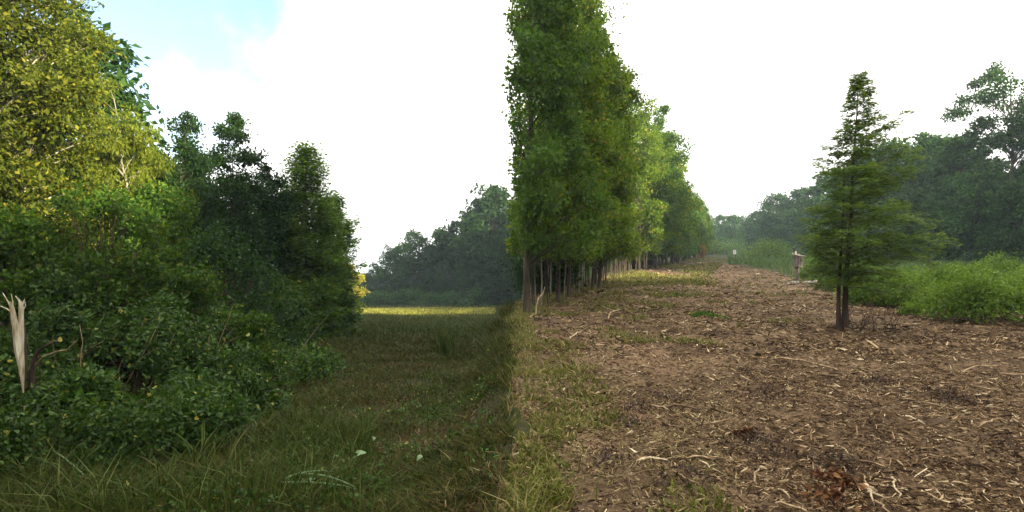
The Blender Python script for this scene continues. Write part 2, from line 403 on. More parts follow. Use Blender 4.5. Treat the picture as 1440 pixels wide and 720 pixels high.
def shrub(seed, w, h, nl, ls, leafm, asp=.6, hexa=False, droop=.15, rc=.26, dome=DOME):
    """A many-stemmed bush: stems fan out of the ground to leaf clumps."""
    rng = np.random.default_rng(seed)
    tb, cb = MB(), MB()
    nc = max(10, int(w*h*11)); pz = np.array([p[0] for p in dome])*h; pr = np.array([p[1] for p in dome])*w/2
    per = nl/nc; AP=[]; AO=[]; ph = rng.uniform(0,6.28,3)
    for k in range(nc):
        z = h*(rng.uniform()**.85); Rz = np.interp(z,pz,pr); th = rng.uniform(0,6.28)
        lump = 1+.22*math.sin(2*th+ph[0])+.16*math.sin(5*th+ph[1]+z*2)
        rr = Rz*lump*math.sqrt(rng.uniform(.08,1)); z2 = z*(1+.16*math.sin(3*th+ph[2])*rr/(w/2))
        c = np.array([rr*math.cos(th), rr*math.sin(th), max(.05,z2)])
        s = np.array([c[0]*.25+rng.normal(0,.06), c[1]*.25+rng.normal(0,.06), -.05])
        t = np.linspace(0,1,5)[:,None]
        bow = np.array([-c[0]*.3,-c[1]*.3,z*.25])
        tb.tube(s+(c-s)*t+bow*(t*(1-t)*2), (.012*max(1,h*.6))*(1-.7*t[:,0]), 4, False)
        m = int(per*rng.uniform(.5,1.5)); r = rc*rng.uniform(.65,1.4)
        q = rng.normal(size=(m,3)); q /= np.linalg.norm(q,axis=1)[:,None]; q *= (rng.uniform(size=m)**.45)[:,None]*r
        q += rng.normal(0,r*.2,(m,3))
        AP.append(c+q); AO.append(q/r*.6)
    P = np.concatenate(AP); O = np.concatenate(AO); ok = P[:,2] > .01
    leaves(cb, P[ok], rng, ls, asp, droop, O[ok], .45, hexa)
    return mk((tb,cb), leafm, M_BROWN, 'shrub')

def cypress(seed, h, R, nb, nt, nl, ll, lean_x=0.0, low=.14, skew=0.0, lw=.16, trunks=2, tr=.058, taper=(.80,1,.96,.64,.32,.15,.05), fuzz=.02):
    """Feathery conifer: near-level limbs with flat sprays of fine leaflets."""
    rng = np.random.default_rng(seed)
    tb, cb = MB(), MB()
    tz = np.linspace(0,h*.98,12); tx = lean_x*(tz/h)+np.cumsum(rng.normal(0,.012,12)); ty = np.cumsum(rng.normal(0,.012,12)); tx-=tx[0]; ty-=ty[0]
    rad = tr*(1-.93*(tz/h)**.85); rad[0]*=1.4; z0=tz.copy(); z0[0]=-.1
    tb.tube(np.stack([tx,ty,z0],1), rad, 9)
    if trunks > 1:
        k = 8; tb.tube(np.stack([tx[:k]-.15-.015*tz[:k], ty[:k]-.05, z0[:k]*.98],1), rad[:k]*.72, 8)
    AP=[]; AD=[]
    for k in range(nb):
        f = low + (1-low)*((k+rng.uniform())/nb)**1.05; z = f*h*.98
        th = k*2.39996+rng.uniform(-.4,.4)
        base = np.interp(f,[low,.25,.42,.6,.8,.92,1],taper)*R*rng.choice([.55,.75,.92,1.0,1.1])*rng.uniform(.85,1.1)
        base *= 1+skew*math.cos(th)
        ct, st = math.cos(th), math.sin(th)
        rise = np.interp(f,[0,.5,1],[.22,.45,.9])
        t = np.linspace(0,1,7)
        S = np.array([np.interp(z,tz,tx),np.interp(z,tz,ty),z])
        curve = (rise+rng.normal(0,.22))*t - .26*t*t*np.interp(f,[0,1],[1.0,.2])
        B = S + base*np.stack([t*ct, t*st, curve],1)
        tb.tube(B, max(.003,.0095*base/R*h/5)*(1-.85*t), 4, False)
        n2 = max(4,int(nt*base/R))
        for q in range(n2):
            tt = .12+.88*(q+rng.uniform())/n2
            p0 = np.array([np.interp(tt,t,B[:,0]),np.interp(tt,t,B[:,1]),np.interp(tt,t,B[:,2])])
            side = -1 if q%2 else 1
            a = th+side*rng.uniform(.5,1.15); ln = base*.42*(1.05-tt*.75)*rng.uniform(.6,1.25)+.06
            d = np.array([math.cos(a),math.sin(a),rng.uniform(-.45,.35)])
            u = rng.uniform(0,1,nl)
            pts = p0+d*ln*u[:,None]; pts[:,2] -= .10*ln*u*u
            pts += rng.normal(0,fuzz*h/5,(nl,3))
            AP.append(pts)
            pd = np.stack([-d[1],d[0],np.zeros(())])
            sg = np.where(rng.uniform(size=nl)<.5,-1,1)[:,None]
            AD.append(d*.9+pd*sg*.9+rng.normal(0,.18,(nl,3)))
    P = np.concatenate(AP); D = np.concatenate(AD); n=len(P)
    D /= np.linalg.norm(D,axis=1)[:,None]
    nn = rng.normal(0,.45,(n,3)); nn[:,2]+=1
    s = np.cross(D,nn); s/=np.linalg.norm(s,axis=1)[:,None]
    l = (ll*rng.uniform(.6,1.3,n))[:,None]; w=l*lw
    V = np.stack([P,P+D*l*.5+s*w,P+D*l,P+D*l*.5-s*w],1).reshape(-1,3)
    b = np.arange(n)[:,None]*4
    cb.add(V, np.concatenate([b+np.array([[0,1,2]]),b+np.array([[0,2,3]])]))
    return tb, cb

def blades(P, hgt, rng, wid=.006, lean=.5, segs=2, head=None):
    n=len(P); a=rng.uniform(0,6.283,n); b=rng.uniform(0,6.283,n)
    if head is not None: b = head + rng.normal(0,.5,n)
    hh=hgt*rng.uniform(.5,1.3,n); ln=lean*hh*rng.uniform(.2,1.3,n)
    dx=np.stack([np.cos(a),np.sin(a),np.zeros(n)],1)*(wid*rng.uniform(.6,1.5,n))[:,None]
    dl=np.stack([np.cos(b),np.sin(b),np.zeros(n)],1)*ln[:,None]
    up=np.zeros((n,3)); up[:,2]=1
    i=np.arange(n)[:,None]
    if segs==1:
        V=np.stack([P-dx,P+dx,P+dl+up*hh[:,None]],1); return V.reshape(-1,3), i*3+np.array([[0,1,2]])
    mid=P+dl*.35+up*(hh*.6)[:,None]; tip=P+dl*1.1+up*(hh*.92)[:,None]
    V=np.stack([P-dx,P+dx,mid-dx*.8,mid+dx*.8,tip],1)
    return V.reshape(-1,3), np.concatenate([i*5+np.array([[0,1,3]]),i*5+np.array([[0,3,2]]),i*5+np.array([[2,3,4]])])

# ------------------------------------------------------------------ left: trees along the thicket
def place(ppx, Y): 
    x = px(ppx,Y); return (x, Y, h1(x,Y))
def htop(ppx, ypix, Y):
    x = px(ppx,Y); return ztop(ypix,Y)-h1(x,Y)

big = mk(make_tree(1, 9.6, [(0,.5),(.15,.85),(.4,1),(.75,.95),(.92,.7),(1,.35)], 1.0, 1.30, 135, 330, .085, .38, .11, hexa=False, droop=.35, inner=.1), M_OLIVE, M_PALE)
tree_obj(big, 'broadleaf_tree', 'tall sunlit olive-green tree rising out of the top left corner', place(30,11.5))
big2 = mk(make_tree(2, 8.2, OVAL, 1.2, 1.3, 110, 190, .10, .44, .09, droop=.4), M_OLIVE, M_PALE)
tree_obj(big2, 'broadleaf_tree', 'olive-leaved tree cut off by the left edge of the view', place(-25,10.5), .6)
wil = mk(make_tree(3, htop(185,105,14), [(0,.5),(.35,.9),(.6,1),(.8,.75),(.95,.4),(1,.15)], 1.2, .95, 75, 260, .11, .32, .06, asp=.3, droop=.9), M_WILLOW, M_PALE)
tree_obj(wil, 'willow_tree', 'yellow-green drooping-leaved tree just right of the tall sunlit tree', place(185,14))
for (sd, p_, yt, Y, R, lab, m_) in [
    (11, 244, 160, 16.0, 1.0, 'dark green tree with a feathery pointed top beside the yellow-green one', M_DARK),
    (12, 318, 162, 17.0, 1.0, 'dark green tree with a broad twiggy top in the middle of the thicket', M_DARK),
    (13, 366, 236, 18.5, .72, 'small dark tree in the dip left of the tall conifer-shaped tree', M_DARK),
    (14, 280, 215, 19.0, 1.3, 'dark tree set back between two taller dark trees of the thicket', M_DARK),
    (15, 215, 255, 13.0, 1.05, 'mid-green tree in front of the yellow-green one', M_MID)]:
    h_ = htop(p_, yt, Y)
    t_ = mk(make_tree(sd, h_, [(0,.7),(.3,1),(.55,.95),(.8,.62),(.93,.4),(1,.15)], .7, R, 105, 210, .09, .33, .06, droop=.2, up=.3), m_, M_BARK)
    tree_obj(t_, 'broadleaf_tree', lab, place(p_,Y))
conw = cypress(21, htop(432,206,20), 1.35, 240, 17, 20, .135, low=.04, lw=.22, trunks=1, tr=.08, taper=(.9,1,1,.84,.56,.36,.12), fuzz=.085)
tree_obj(mk(conw, M_CONE, M_BARK), 'conical_tree', 'tall green conifer-shaped tree at the far end of the left thicket', place(430,20))
con2 = cypress(22, htop(470,276,22.5), 1.0, 140, 15, 20, .15, low=.04, lw=.24, trunks=1, tr=.07, taper=(.9,1,1,.9,.66,.45,.15), fuzz=.085)
tree_obj(mk(con2, M_CONE, M_BARK), 'conical_tree', 'shorter green tree on the right flank of the conifer-shaped tree', place(468,22.5))
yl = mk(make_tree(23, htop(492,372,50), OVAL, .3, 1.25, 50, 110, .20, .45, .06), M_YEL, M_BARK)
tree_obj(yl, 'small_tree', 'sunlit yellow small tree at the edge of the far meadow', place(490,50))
# trees standing deeper in the thicket
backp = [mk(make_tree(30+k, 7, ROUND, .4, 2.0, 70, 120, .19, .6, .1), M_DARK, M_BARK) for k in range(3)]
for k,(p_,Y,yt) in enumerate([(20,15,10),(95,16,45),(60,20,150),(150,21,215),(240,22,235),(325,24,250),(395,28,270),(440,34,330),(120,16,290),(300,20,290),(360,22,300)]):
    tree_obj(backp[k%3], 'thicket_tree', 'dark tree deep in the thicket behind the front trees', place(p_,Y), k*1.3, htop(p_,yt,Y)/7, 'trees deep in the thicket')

# shrubs of the thicket, front to back
SHR = [ # px, Y, top, width px, leaves, leaf size, material, label
 (60, 7.3, 432, 210, 7500, .062, 'S', 'leafy shrub behind the splintered pale trunk'),
 (185, 7.9, 436, 210, 7500, .062, 'S', 'leafy shrub right of the splintered trunk, with small pale leaves'),
 (18, 9.2, 285, 180, 7000, .075, 'M', 'tall vine-covered shrub at the left edge under the sunlit tree'),
 (150, 10.0, 262, 235, 10000, .075, 'M', 'tall bright mid-green shrub in front of the sunlit tree'),
 (262, 10.6, 372, 200, 7500, .075, 'M', 'rounded mid-green shrub below the dark twiggy trees'),
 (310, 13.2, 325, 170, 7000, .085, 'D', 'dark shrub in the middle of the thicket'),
 (405, 17.5, 388, 130, 6000, .10, 'M', 'rounded bush at the foot of the conifer-shaped tree'),
 (392, 10.6, 492, 150, 5000, .065, 'S', 'low green shrub spreading onto the meadow'),
 (300, 8.6, 498, 150, 5000, .062, 'S', 'low shrub between the thicket and the cut grass'),
 (448, 11.2, 512, 80, 2600, .065, 'S', 'small outermost weed bush on the meadow side'),
 (455, 22.0, 402, 95, 4500, .11, 'M', 'green bush under the right flank of the conifer-shaped tree'),
 (110, 6.1, 540, 190, 5200, .052, 'S', 'low broadleaf weeds in front of the splintered trunk'),
 (235, 6.5, 548, 170, 4600, .052, 'S', 'low broadleaf weeds at the foot of the thicket'),
 (10, 6.3, 505, 120, 3600, .055, 'S', 'broadleaf weeds at the left edge beside the splintered trunk'),
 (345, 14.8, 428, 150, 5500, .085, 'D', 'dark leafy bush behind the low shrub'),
 (470, 30.0, 405, 70, 3000, .14, 'M', 'last bush of the thicket beside the far meadow'),
 (60, 5.1, 590, 150, 3200, .045, 'S', 'low weeds at the bottom left corner of the meadow'),
 (175, 5.3, 580, 170, 3600, .045, 'S', 'low weeds nearest the camera under the thicket'),
 (280, 5.9, 575, 150, 3200, .05, 'S', 'low weeds ending the thicket growth on the cut grass'),
 (345, 7.4, 550, 120, 2800, .055, 'S', 'weed patch below the low shrub on the meadow'),
 (225, 9.0, 415, 130, 4500, .065, 'S', 'viny shrub in the hollow between the larger shrubs'),
 (330, 10.0, 440, 140, 4500, .07, 'M', 'mid-green bush sloping down to the meadow'),
 (80, 8.6, 380, 150, 5200, .07, 'S', 'viny shrub above the splintered trunk'),
]
for k,(p_,Y,yt,wp,nl,ls,mm,lab) in enumerate(SHR):
    h_ = htop(p_,yt,Y); w_ = wp/F*Y
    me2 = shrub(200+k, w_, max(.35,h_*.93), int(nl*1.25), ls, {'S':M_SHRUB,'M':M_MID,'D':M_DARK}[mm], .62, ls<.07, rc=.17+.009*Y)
    tree_obj(me2, 'shrub', lab, place(p_,Y), 0, 1, 'shrubs of the left thicket', 'shrub', ('stems','foliage'))

# far wood beyond the left meadow
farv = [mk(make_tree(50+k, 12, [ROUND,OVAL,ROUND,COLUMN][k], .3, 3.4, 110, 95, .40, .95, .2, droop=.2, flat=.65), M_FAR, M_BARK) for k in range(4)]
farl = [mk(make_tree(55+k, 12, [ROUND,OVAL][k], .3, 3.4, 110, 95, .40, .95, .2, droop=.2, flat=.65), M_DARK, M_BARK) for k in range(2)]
LF = [ # px, Y, top, label
 (695, 74, 262, 'tallest dark tree of the far wood on the left meadow'),
 (652, 76, 296, 'dark tree leaning against the tallest one of the far wood'),
 (622, 78, 322, 'round-topped dark tree in the middle of the far wood'),
 (588, 80, 326, 'dark tree with a sunny crest in the far wood'),
 (556, 84, 346, 'dark tree left of centre in the far wood'),
 (527, 90, 374, 'lowest tree at the left end of the far wood'),
 (512, 96, 384, 'small tree half hidden by the thicket at the end of the meadow')]
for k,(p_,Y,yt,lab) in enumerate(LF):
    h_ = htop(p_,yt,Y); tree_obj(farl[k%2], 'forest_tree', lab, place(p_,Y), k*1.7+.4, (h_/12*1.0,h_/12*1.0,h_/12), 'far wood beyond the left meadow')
ORL='first second third fourth fifth sixth seventh eighth ninth tenth eleventh twelfth'.split()
LW=[(675,79,300),(640,83,330),(605,86,345),(572,90,360),(540,95,385),(705,70,330),(660,71,360),(500,100,392),(480,95,385),(715,84,280),(630,73,375),(690,68,385)]
LK_=np.argsort(np.argsort([-q[0] for q in LW]))
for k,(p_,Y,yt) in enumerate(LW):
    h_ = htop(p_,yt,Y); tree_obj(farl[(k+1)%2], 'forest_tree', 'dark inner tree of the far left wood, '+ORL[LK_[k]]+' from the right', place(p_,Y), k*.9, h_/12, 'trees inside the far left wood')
bshr = shrub(300, 4.0, 2.0, 2600, .22, M_FAR, rc=.55)
for k in range(9):
    p_ = 515+k*23; Y = 68+ (k*37%7)*.6
    tree_obj(bshr, 'shrub', 'low bush along the foot of the far left wood', place(p_,Y), k*2.1, .75+.09*(k%4), 'bushes along the far left wood', 'shrub', ('stems','foliage'))

# ------------------------------------------------------------------ right: the row of slender trees beside the track
def rej_for(loc):
    def f(P):
        X = P[:,0]+loc[0]; Y = P[:,1]+loc[1]; Z = P[:,2]
        return X > -0.02 + .55*(vn(Y*1.1, Z*1.1, 21)-.45)
    return f
ROWP = [(0,.35),(.18,.9),(.36,1),(.65,.92),(.84,.66),(.95,.4),(1,.15)]
rng = np.random.default_rng(77)
rowv = [mk(make_tree(60+k, 10.5, ROWP, 1.2, 1.75, 85, 185, .135, .44, .06, droop=.25, wob=.09), M_ROW if k%3 else M_ROWD, M_BARK) for k in range(4)]
rowfar = [mk(make_tree(70+k, 10.5, ROWP, 1.1, 1.85, 80, 80, .25, .55, .09, droop=.25), M_ROW if k%2 else M_ROWD, M_BARK) for k in range(3)]
def lat(x,y): return x*SL[0]+y*SL[1]
ORD = 'first second third fourth fifth sixth seventh eighth ninth tenth eleventh twelfth thirteenth fourteenth fifteenth sixteenth seventeenth eighteenth nineteenth twentieth twenty-first twenty-second twenty-third twenty-fourth twenty-fifth twenty-sixth twenty-seventh twenty-eighth twenty-ninth thirtieth'.split()
Y = 13.9; k = 0; kk = 0
while Y < 128:
    x = float(row_x(np.array(Y))) + .45*rng.uniform(-1,1) - .35; y = Y+.3*rng.uniform(-1,1)
    hh = float(np.interp(Y,[14,18,22,27,30,36,40,48,56,75,128],[10.4,9.8,9.6,9.4,10,11.5,12.4,12.2,10.8,9.8,9.0])) + 1.0*rng.uniform(-1,1)
    l = lat(x,y)
    if not (25.0 < l < 36.5):
        if Y < 22.5:
            x = max(x, .36); loc=(x,y,h1(x,y))
            t_ = mk(make_tree(400+k, hh, ROWP, 1.5, 1.5, 95, 240, .105, .40, .055 if k else .075, lean=(.5,0), droop=.25, wob=.07, reject=rej_for(loc)), M_ROW if k%4 else M_ROWD, M_BARK)
            ordn = ['nearest tree of the long row, with a straight bare trunk', 'second tree of the long row from its near end', 'third tree of the long row from its near end', 'fourth tree of the long row from its near end', 'fifth tree of the long row from its near end','sixth tree of the long row from its near end','seventh tree of the long row from its near end']; lab = ordn[min(k,6)]
            tree_obj(t_, 'row_tree', lab, loc, 0, 1, 'row of trees beside the track')
        elif Y < 52:
            tree_obj(rowv[k%4], 'row_tree', ORD[k]+' tree of the long row counted from its near end', (x,y,h1(x,y)), rng.uniform(0,6.28), hh/10.5, 'trees in the middle of the row')
        else:
            tree_obj(rowfar[k%3], 'row_tree', 'slender leafy tree toward the far end of the long row', (x,y,h1(x,y)), rng.uniform(0,6.28), hh/10.5, 'trees at the far end of the row')
    k += 1
    Y += 1.55 if Y < 52 else 2.4
# trees behind the front row
for j,(off,step,y0,y1) in enumerate([(1.9,2.0,19.5,60),(3.8,2.4,25.5,64),(6.4,3.0,33,66),(9.5,3.4,42,66)]):
    Y = y0
    while Y < y1:
        x = float(row_x(np.array(Y)))-off+rng.uniform(-.4,.4); y = Y+rng.uniform(-.5,.5)
        if x > 1.9 and not (24.5 < lat(x,y) < 37):
            tree_obj(rowfar[(j+int(Y))%3] if Y>30 else rowv[int(Y)%4], 'row_tree', 'tree standing inside the plantation behind the front row', (x,y,h1(x,y)), rng.uniform(0,6.28), rng.uniform(.8,.98), 'trees inside the plantation')
        Y += step
# thin saplings along the foot of the row
sapv=[]
for k in range(6):
    r_ = np.random.default_rng(90+k); n=8; z=np.linspace(-.08,4.6+r_.uniform(-.6,.8),n)
    P=np.stack([np.cumsum(r_.normal(.005,.03,n)),np.cumsum(r_.normal(0,.03,n)),z],1); P[:,:2]-=P[0,:2]
    b=MB(); b.tube(P, .021*(1-.7*np.linspace(0,1,n)), 6)
    for q in range(3):
        i=r_.integers(4,n-1); a=r_.uniform(0,6.28); s=P[i]; e=s+np.array([math.cos(a)*.5,math.sin(a)*.5,.45])
        b.tube(np.linspace(s,e,4)+r_.normal(0,.02,(4,3)), [.011,.009,.006,.003], 4)
    sapv.append((b.mesh('sapling_pale',M_PALE,True), b.mesh('sapling_dark',M_BARK,True)))
for k in range(165):
    Y = 14.0 + 28*(rng.uniform()**1.15); off = rng.uniform(-.1,2.6)
    x = float(row_x(np.array(Y)))-off; y=Y+rng.uniform(-.3,.3)
    if x < .3: continue
    pale = rng.uniform()<.45 and not (24 < lat(x,y) < 38)
    o = ob('sapling', sapv[k%6][0 if pale else 1], None, (x,y,h1(x,y)))
    o.rotation_euler=(rng.normal(0,.022),rng.normal(0,.022),rng.uniform(0,6.28)); s=rng.uniform(.6,1.15); o.scale=(s,s,s)
    tag(o, 'thin pale bare sapling trunk at the foot of the tree row' if pale else 'thin dark bare sapling trunk at the foot of the tree row', 'sapling', 'pale saplings under the row' if pale else 'dark saplings under the row')
und = shrub(301, 1.8, 1.9, 2600, .11, M_DARK, rc=.34)
for k in range(26):
    Y = 18+ k*1.5; x = float(row_x(np.array(Y)))-1.9-rng.uniform(0,1.6)
    if x < 1.0: x = 1.0+rng.uniform(0,.3); Y += 2
    inl = 25 < lat(x,Y) < 37
    tree_obj(und, 'shrub', 'dark undergrowth bush behind the trunks of the row', (x,Y,h1(x,Y)), rng.uniform(0,6.28), .5 if inl else rng.uniform(.8,1.3), 'undergrowth inside the plantation', 'shrub', ('stems','foliage'))
# a bent pale dead branch leaning at the near foot of the row
b=MB(); b.tube([(0,0,-.05),(.02,0,.25),(.07,.02,.45),(.18,.03,.58),(.22,.03,.72)],[.018,.017,.015,.011,.005],7)
x,y=px(753,13.2),13.2; o=ob('dead_branch', b.mesh('dead_branch',M_CREAM,True), None,(x,y,h1(x,y))); tag(o,'bent pale dead branch standing at the near foot of the tree row','branch')
os_ = shrub(302, 2.6, 3.4, 2600, .16, M_ORANGE, rc=.45)
x=float(row_x(np.array(88)))+1.2; tree_obj(os_, 'shrub','rusty orange bush at the far end of the tree row',(x,88,h1(x,88)),0,.62,None,'shrub',('stems','foliage'))

# ------------------------------------------------------------------ right: the lone feathery tree on the track
x,y = px(1189,10.85), 10.85
cyp = cypress(5, 4.9, 1.15, 145, 22, 25, .09, lean_x=.22, low=.16, skew=.30, lw=.12)
tree_obj(mk(cyp, M_CYP, M_BROWN), 'cypress_tree', 'lone feathery green tree with two dark trunks standing on the mulch', (x,y,h1(x,y)))
b=MB(); r_=np.random.default_rng(8)
for q in range(26):                                            # bare twigs round its foot
    a=r_.uniform(0,6.28); s=np.array([r_.uniform(-.1,.7),r_.uniform(-.3,.3),0]); e=s+np.array([math.cos(a)*.3,math.sin(a)*.3,r_.uniform(.3,.8)])
    b.tube(np.linspace(s,e,5)+r_.normal(0,.02,(5,3)), [.006,.005,.004,.003,.002],4)
o=ob('twig_clump', b.mesh('twig_clump',M_BROWN), None,(x+.15,y-.05,h1(x,y)-.02)); tag(o,'clump of bare thin twigs at the foot of the lone feathery tree','twigs')

# right bushes
RB = [(1385,12.3,388,195,11000,.075,'bright green rounded bush nearest the mulch at the right edge'),
      (1460,14.0,382,130,6000,.08,'bright green bush cut off by the right edge'),
      (1258,15.8,378,120,7000,.085,'green bush just right of the lone feathery tree'),
      (1325,19.4,372,110,6500,.095,'green bush between the nearest bush and the reeds'),
      (1420,24.0,360,110,5000,.11,'flat-topped green bush at the right edge before the wood'),
      (1168,27.0,352,80,4000,.12,'green bush behind the wooden nest box'),
      (1215,22.0,368,90,4500,.10,'green bush showing through behind the lone feathery tree'),
      (1078,85.0,336,60,2600,.3,'far green bush where the track meets the wood'),
      (996,140.0,330,30,1800,.45,'hazy bush closing the far end of the track beside the row'),
      (1022,142.0,338,34,1800,.45,'hazy bush closing the middle of the far end of the track')]
for k,(p_,Y,yt,wp,nl,ls,lab) in enumerate(RB):
    w_=wp/F*Y; h_=max(.45,htop(p_,yt,Y)-.12-.012*Y)
    tree_obj(shrub(320+k,w_,h_,int(nl*1.3),ls,M_BUSH,.5,False,rc=.18+.012*Y),'bush',lab,place(p_,Y),0,1,'bushes right of the track','bush',('stems','foliage'))

# wood on the right and at the end of the track
RF = [(1418,45,90,'tallest tree at the right edge, its crown above the wood'),
      (1352,52,190,'tree of the right wood left of the tallest one'),
      (1300,58,192,'tree of the right wood with an even round top'),
      (1262,62,196,'tree of the right wood just right of the lone feathery tree'),
      (1215,72,215,'tree of the right wood rising behind the lone feathery tree'),
      (1170,90,238,'hazy tree of the right wood left of the lone feathery tree'),
      (1128,112,266,'hazy rounded tree where the right wood steps down'),
      (1092,120,272,'hazy tree with a ragged left side at the end of the track'),
      (1062,140,298,'pale hazy tree at the end of the track'),
      (1030,150,302,'pale hazy tree beside the far end of the row')]
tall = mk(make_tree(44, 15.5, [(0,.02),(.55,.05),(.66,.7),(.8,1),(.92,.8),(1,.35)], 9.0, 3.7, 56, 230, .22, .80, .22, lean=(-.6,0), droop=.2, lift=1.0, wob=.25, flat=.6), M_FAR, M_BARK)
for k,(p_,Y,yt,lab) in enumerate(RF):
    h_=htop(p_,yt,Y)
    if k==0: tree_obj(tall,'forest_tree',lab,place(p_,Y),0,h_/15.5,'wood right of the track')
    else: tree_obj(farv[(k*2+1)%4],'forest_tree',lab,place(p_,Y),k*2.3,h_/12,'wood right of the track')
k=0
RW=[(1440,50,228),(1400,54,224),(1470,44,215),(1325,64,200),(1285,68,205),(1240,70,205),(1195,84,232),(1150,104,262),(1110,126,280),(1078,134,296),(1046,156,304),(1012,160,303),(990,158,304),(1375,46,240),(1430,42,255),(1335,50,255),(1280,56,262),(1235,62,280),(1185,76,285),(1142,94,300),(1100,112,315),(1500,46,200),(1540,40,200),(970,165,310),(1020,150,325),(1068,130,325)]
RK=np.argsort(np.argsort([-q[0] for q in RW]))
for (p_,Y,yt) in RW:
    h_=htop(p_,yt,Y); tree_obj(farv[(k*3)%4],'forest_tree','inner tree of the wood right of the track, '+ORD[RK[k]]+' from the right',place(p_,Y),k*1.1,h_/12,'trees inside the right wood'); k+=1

# ------------------------------------------------------------------ added trees outside the view, heights and gaps set to shape the light
k=0
for rowi,(D,stp) in enumerate([(26,3.0),(30,3.4),(34,3.8)]):
    l=-24.0
    while l < 95:
        c=SH*(D+rng.uniform(-1,1))+SL*(l+rng.uniform(-.5,.5))
        hb = 12.2 if l < 10.0 else (19.0 if l<21 else (10.4 if l<42 else 19.0))  # heights set to let sun onto chosen trees and the far strip
        hb += rng.uniform(-.7,.7)
        if not (c[1] > 0 and c[0] < c[1]*1.15):
            tree_obj(farv[k%3],'forest_tree','added sun-blocking tree outside the view',(c[0],c[1],h1(*c)),rng.uniform(0,6.28),hb/12,'added sun-blocking trees'); k+=1
        l+=stp

for k,(x,y,hb) in enumerate([(-9,3.5,9),(-7.5,0,9),(-10.5,-1,10),(-6.5,-3.5,9),(-5.5,-7,10),(-9.5,-6,11),(-3.2,-9,9.5),(-7,-11,11),(-1.5,-12,9),(-4,-14,11),(-12,4,10),(1.5,-15,9),(-13,0,11)]):  # added trees, put in to block sky light and darken the left
    tree_obj(farv[k%3],'thicket_tree','added unseen tree that dims the sky light on the left',(x,y,h1(x,y)),k*1.9,(hb/12*.62,hb/12*.62,hb/12),'added sky-blocking trees')

# ------------------------------------------------------------------ nest box, marker post, stones
x,y = px(1122,26.1),26.1
r = thing('nest_box','weathered grey wooden nest box on a post beside the green bushes','nest box',(x,y,h1(x,y)),.5)
b=MB(); b.box((0,.0,.45),(.09,.09,1.1)); ob('post',b.mesh('post',M_BOXW),r)
b=MB(); b.box((0,-.02,1.0),(.32,.26,.50)); bo=ob('box',b.mesh('box',M_BOXW),r)
b=MB(); a=np.arange(12)*2*math.pi/12; b.add(np.concatenate([np.stack([.055*np.cos(a),np.full(12,-.154),1.07+.045*np.sin(a)],1),[[0,-.154,1.07]]]),[[q,(q+1)%12,12] for q in range(12)]); ob('entrance_hole',b.mesh('hole',M_BLACK),bo)  # flat disc; the shade inside the hole is in its dark colour
b=MB(); b.box((0,-.05,1.29),(.40,.40,.03),0,.22); ob('roof',b.mesh('roof',M_BOXW),r)
b=MB(); b.box((0,.115,1.08),(.14,.02,.80)); ob('backboard',b.mesh('backboard',M_BOXW),r)
for k in range(9):
    r_=np.random.default_rng(500+k); a_=r_.uniform(0,6.28); d_=r_.uniform(.25,.85)
    V=[];
    for i in range(5):
        for j in range(7):
            ph_=math.pi*(i/4); th_=2*math.pi*j/7; V.append([math.sin(ph_)*math.cos(th_),math.sin(ph_)*math.sin(th_)*.8,math.cos(ph_)*.6])
    V=np.array(V)*.11*(1+.2*r_.normal(size=(35,1)))*r_.uniform(.6,1.2)
    Q=[[i*7+j,(i+1)*7+j,(i+1)*7+(j+1)%7,i*7+(j+1)%7] for i in range(4) for j in range(7)]
    sx,sy=x+math.cos(a_)*d_-.1,y+math.sin(a_)*d_*.7-.5
    o=ob('stone',mesh('stone',V,None,Q,M_STONE),None,(sx,sy,h1(sx,sy)+.05)); tag(o,'pale rough lump on the ground at the foot of the nest box post','stone','pale lumps below the nest box')
x,y=px(1033,72),72
r=thing('marker_post','small pale marker post in the middle of the far track','post',(x,y,h1(x,y)))
b=MB(); b.box((0,0,.5),(.12,.12,1.2)); ob('post',b.mesh('mpost',M_BOXW),r)
b=MB(); b.box((0,-.03,1.1),(.34,.08,.55)); ob('plate',b.mesh('plate',M_MARK),r)

# ------------------------------------------------------------------ the splintered trunk in the left thicket
Yt=6.0; s_=Yt/F
x,y=px(34,Yt),Yt; zb=ztop(552,Yt)
r=thing('splintered_trunk','pale freshly split and splintered trunk hanging in the left thicket','broken trunk',(x,y,zb))
def pp(u,v,d=0): return ((u-34)*s_, d, (552-v)*s_)
def blade(name, pts, mat, parent, dep=.35):
    """flat split of wood: pts = (px, py, width px)"""
    b=MB(); V=[]; 
    for i,(u,v,w) in enumerate(pts):
        c=np.array(pp(u,v)); hw=w*s_/2; dp=max(.004,hw*dep)
        V += [c+[-hw,0,0], c+[-hw*.15,-dp*1.2,0], c+[hw,-dp*.3,0], c+[hw*.2,dp,0]]
    n=len(pts); Q=[]
    for i in range(n-1):
        for j in range(4): Q.append([i*4+j,i*4+(j+1)%4,(i+1)*4+(j+1)%4,(i+1)*4+j])
    b.add(V,None,Q+[[3,2,1,0],[n*4-4,n*4-3,n*4-2,n*4-1]]); return ob(name,b.mesh(name,mat),parent)
blade('split_wood',[(33,553,2),(32,540,5),(31,520,10),(29,505,13),(26,490,15),(24,475,14),(22,460,11),(19,445,10),(17,432,7),(14,424,3)],M_SPLIT,r)
blade('split_wood',[(30,515,5),(31,500,8),(31,480,9),(30,460,8),(30,445,8),(30,432,8),(28,424,5),(22,416,2)],M_SPLIT,r)
blade('bark_strip',[(35,550,2),(36,530,3),(37,512,4),(36,490,4),(36,470,3),(35,455,1)],M_BROWN,r,.9)
blade('bark_strip',[(21,500,1),(18,480,3),(16,462,3),(14,445,2),(13,436,1)],M_BROWN,r,.9)
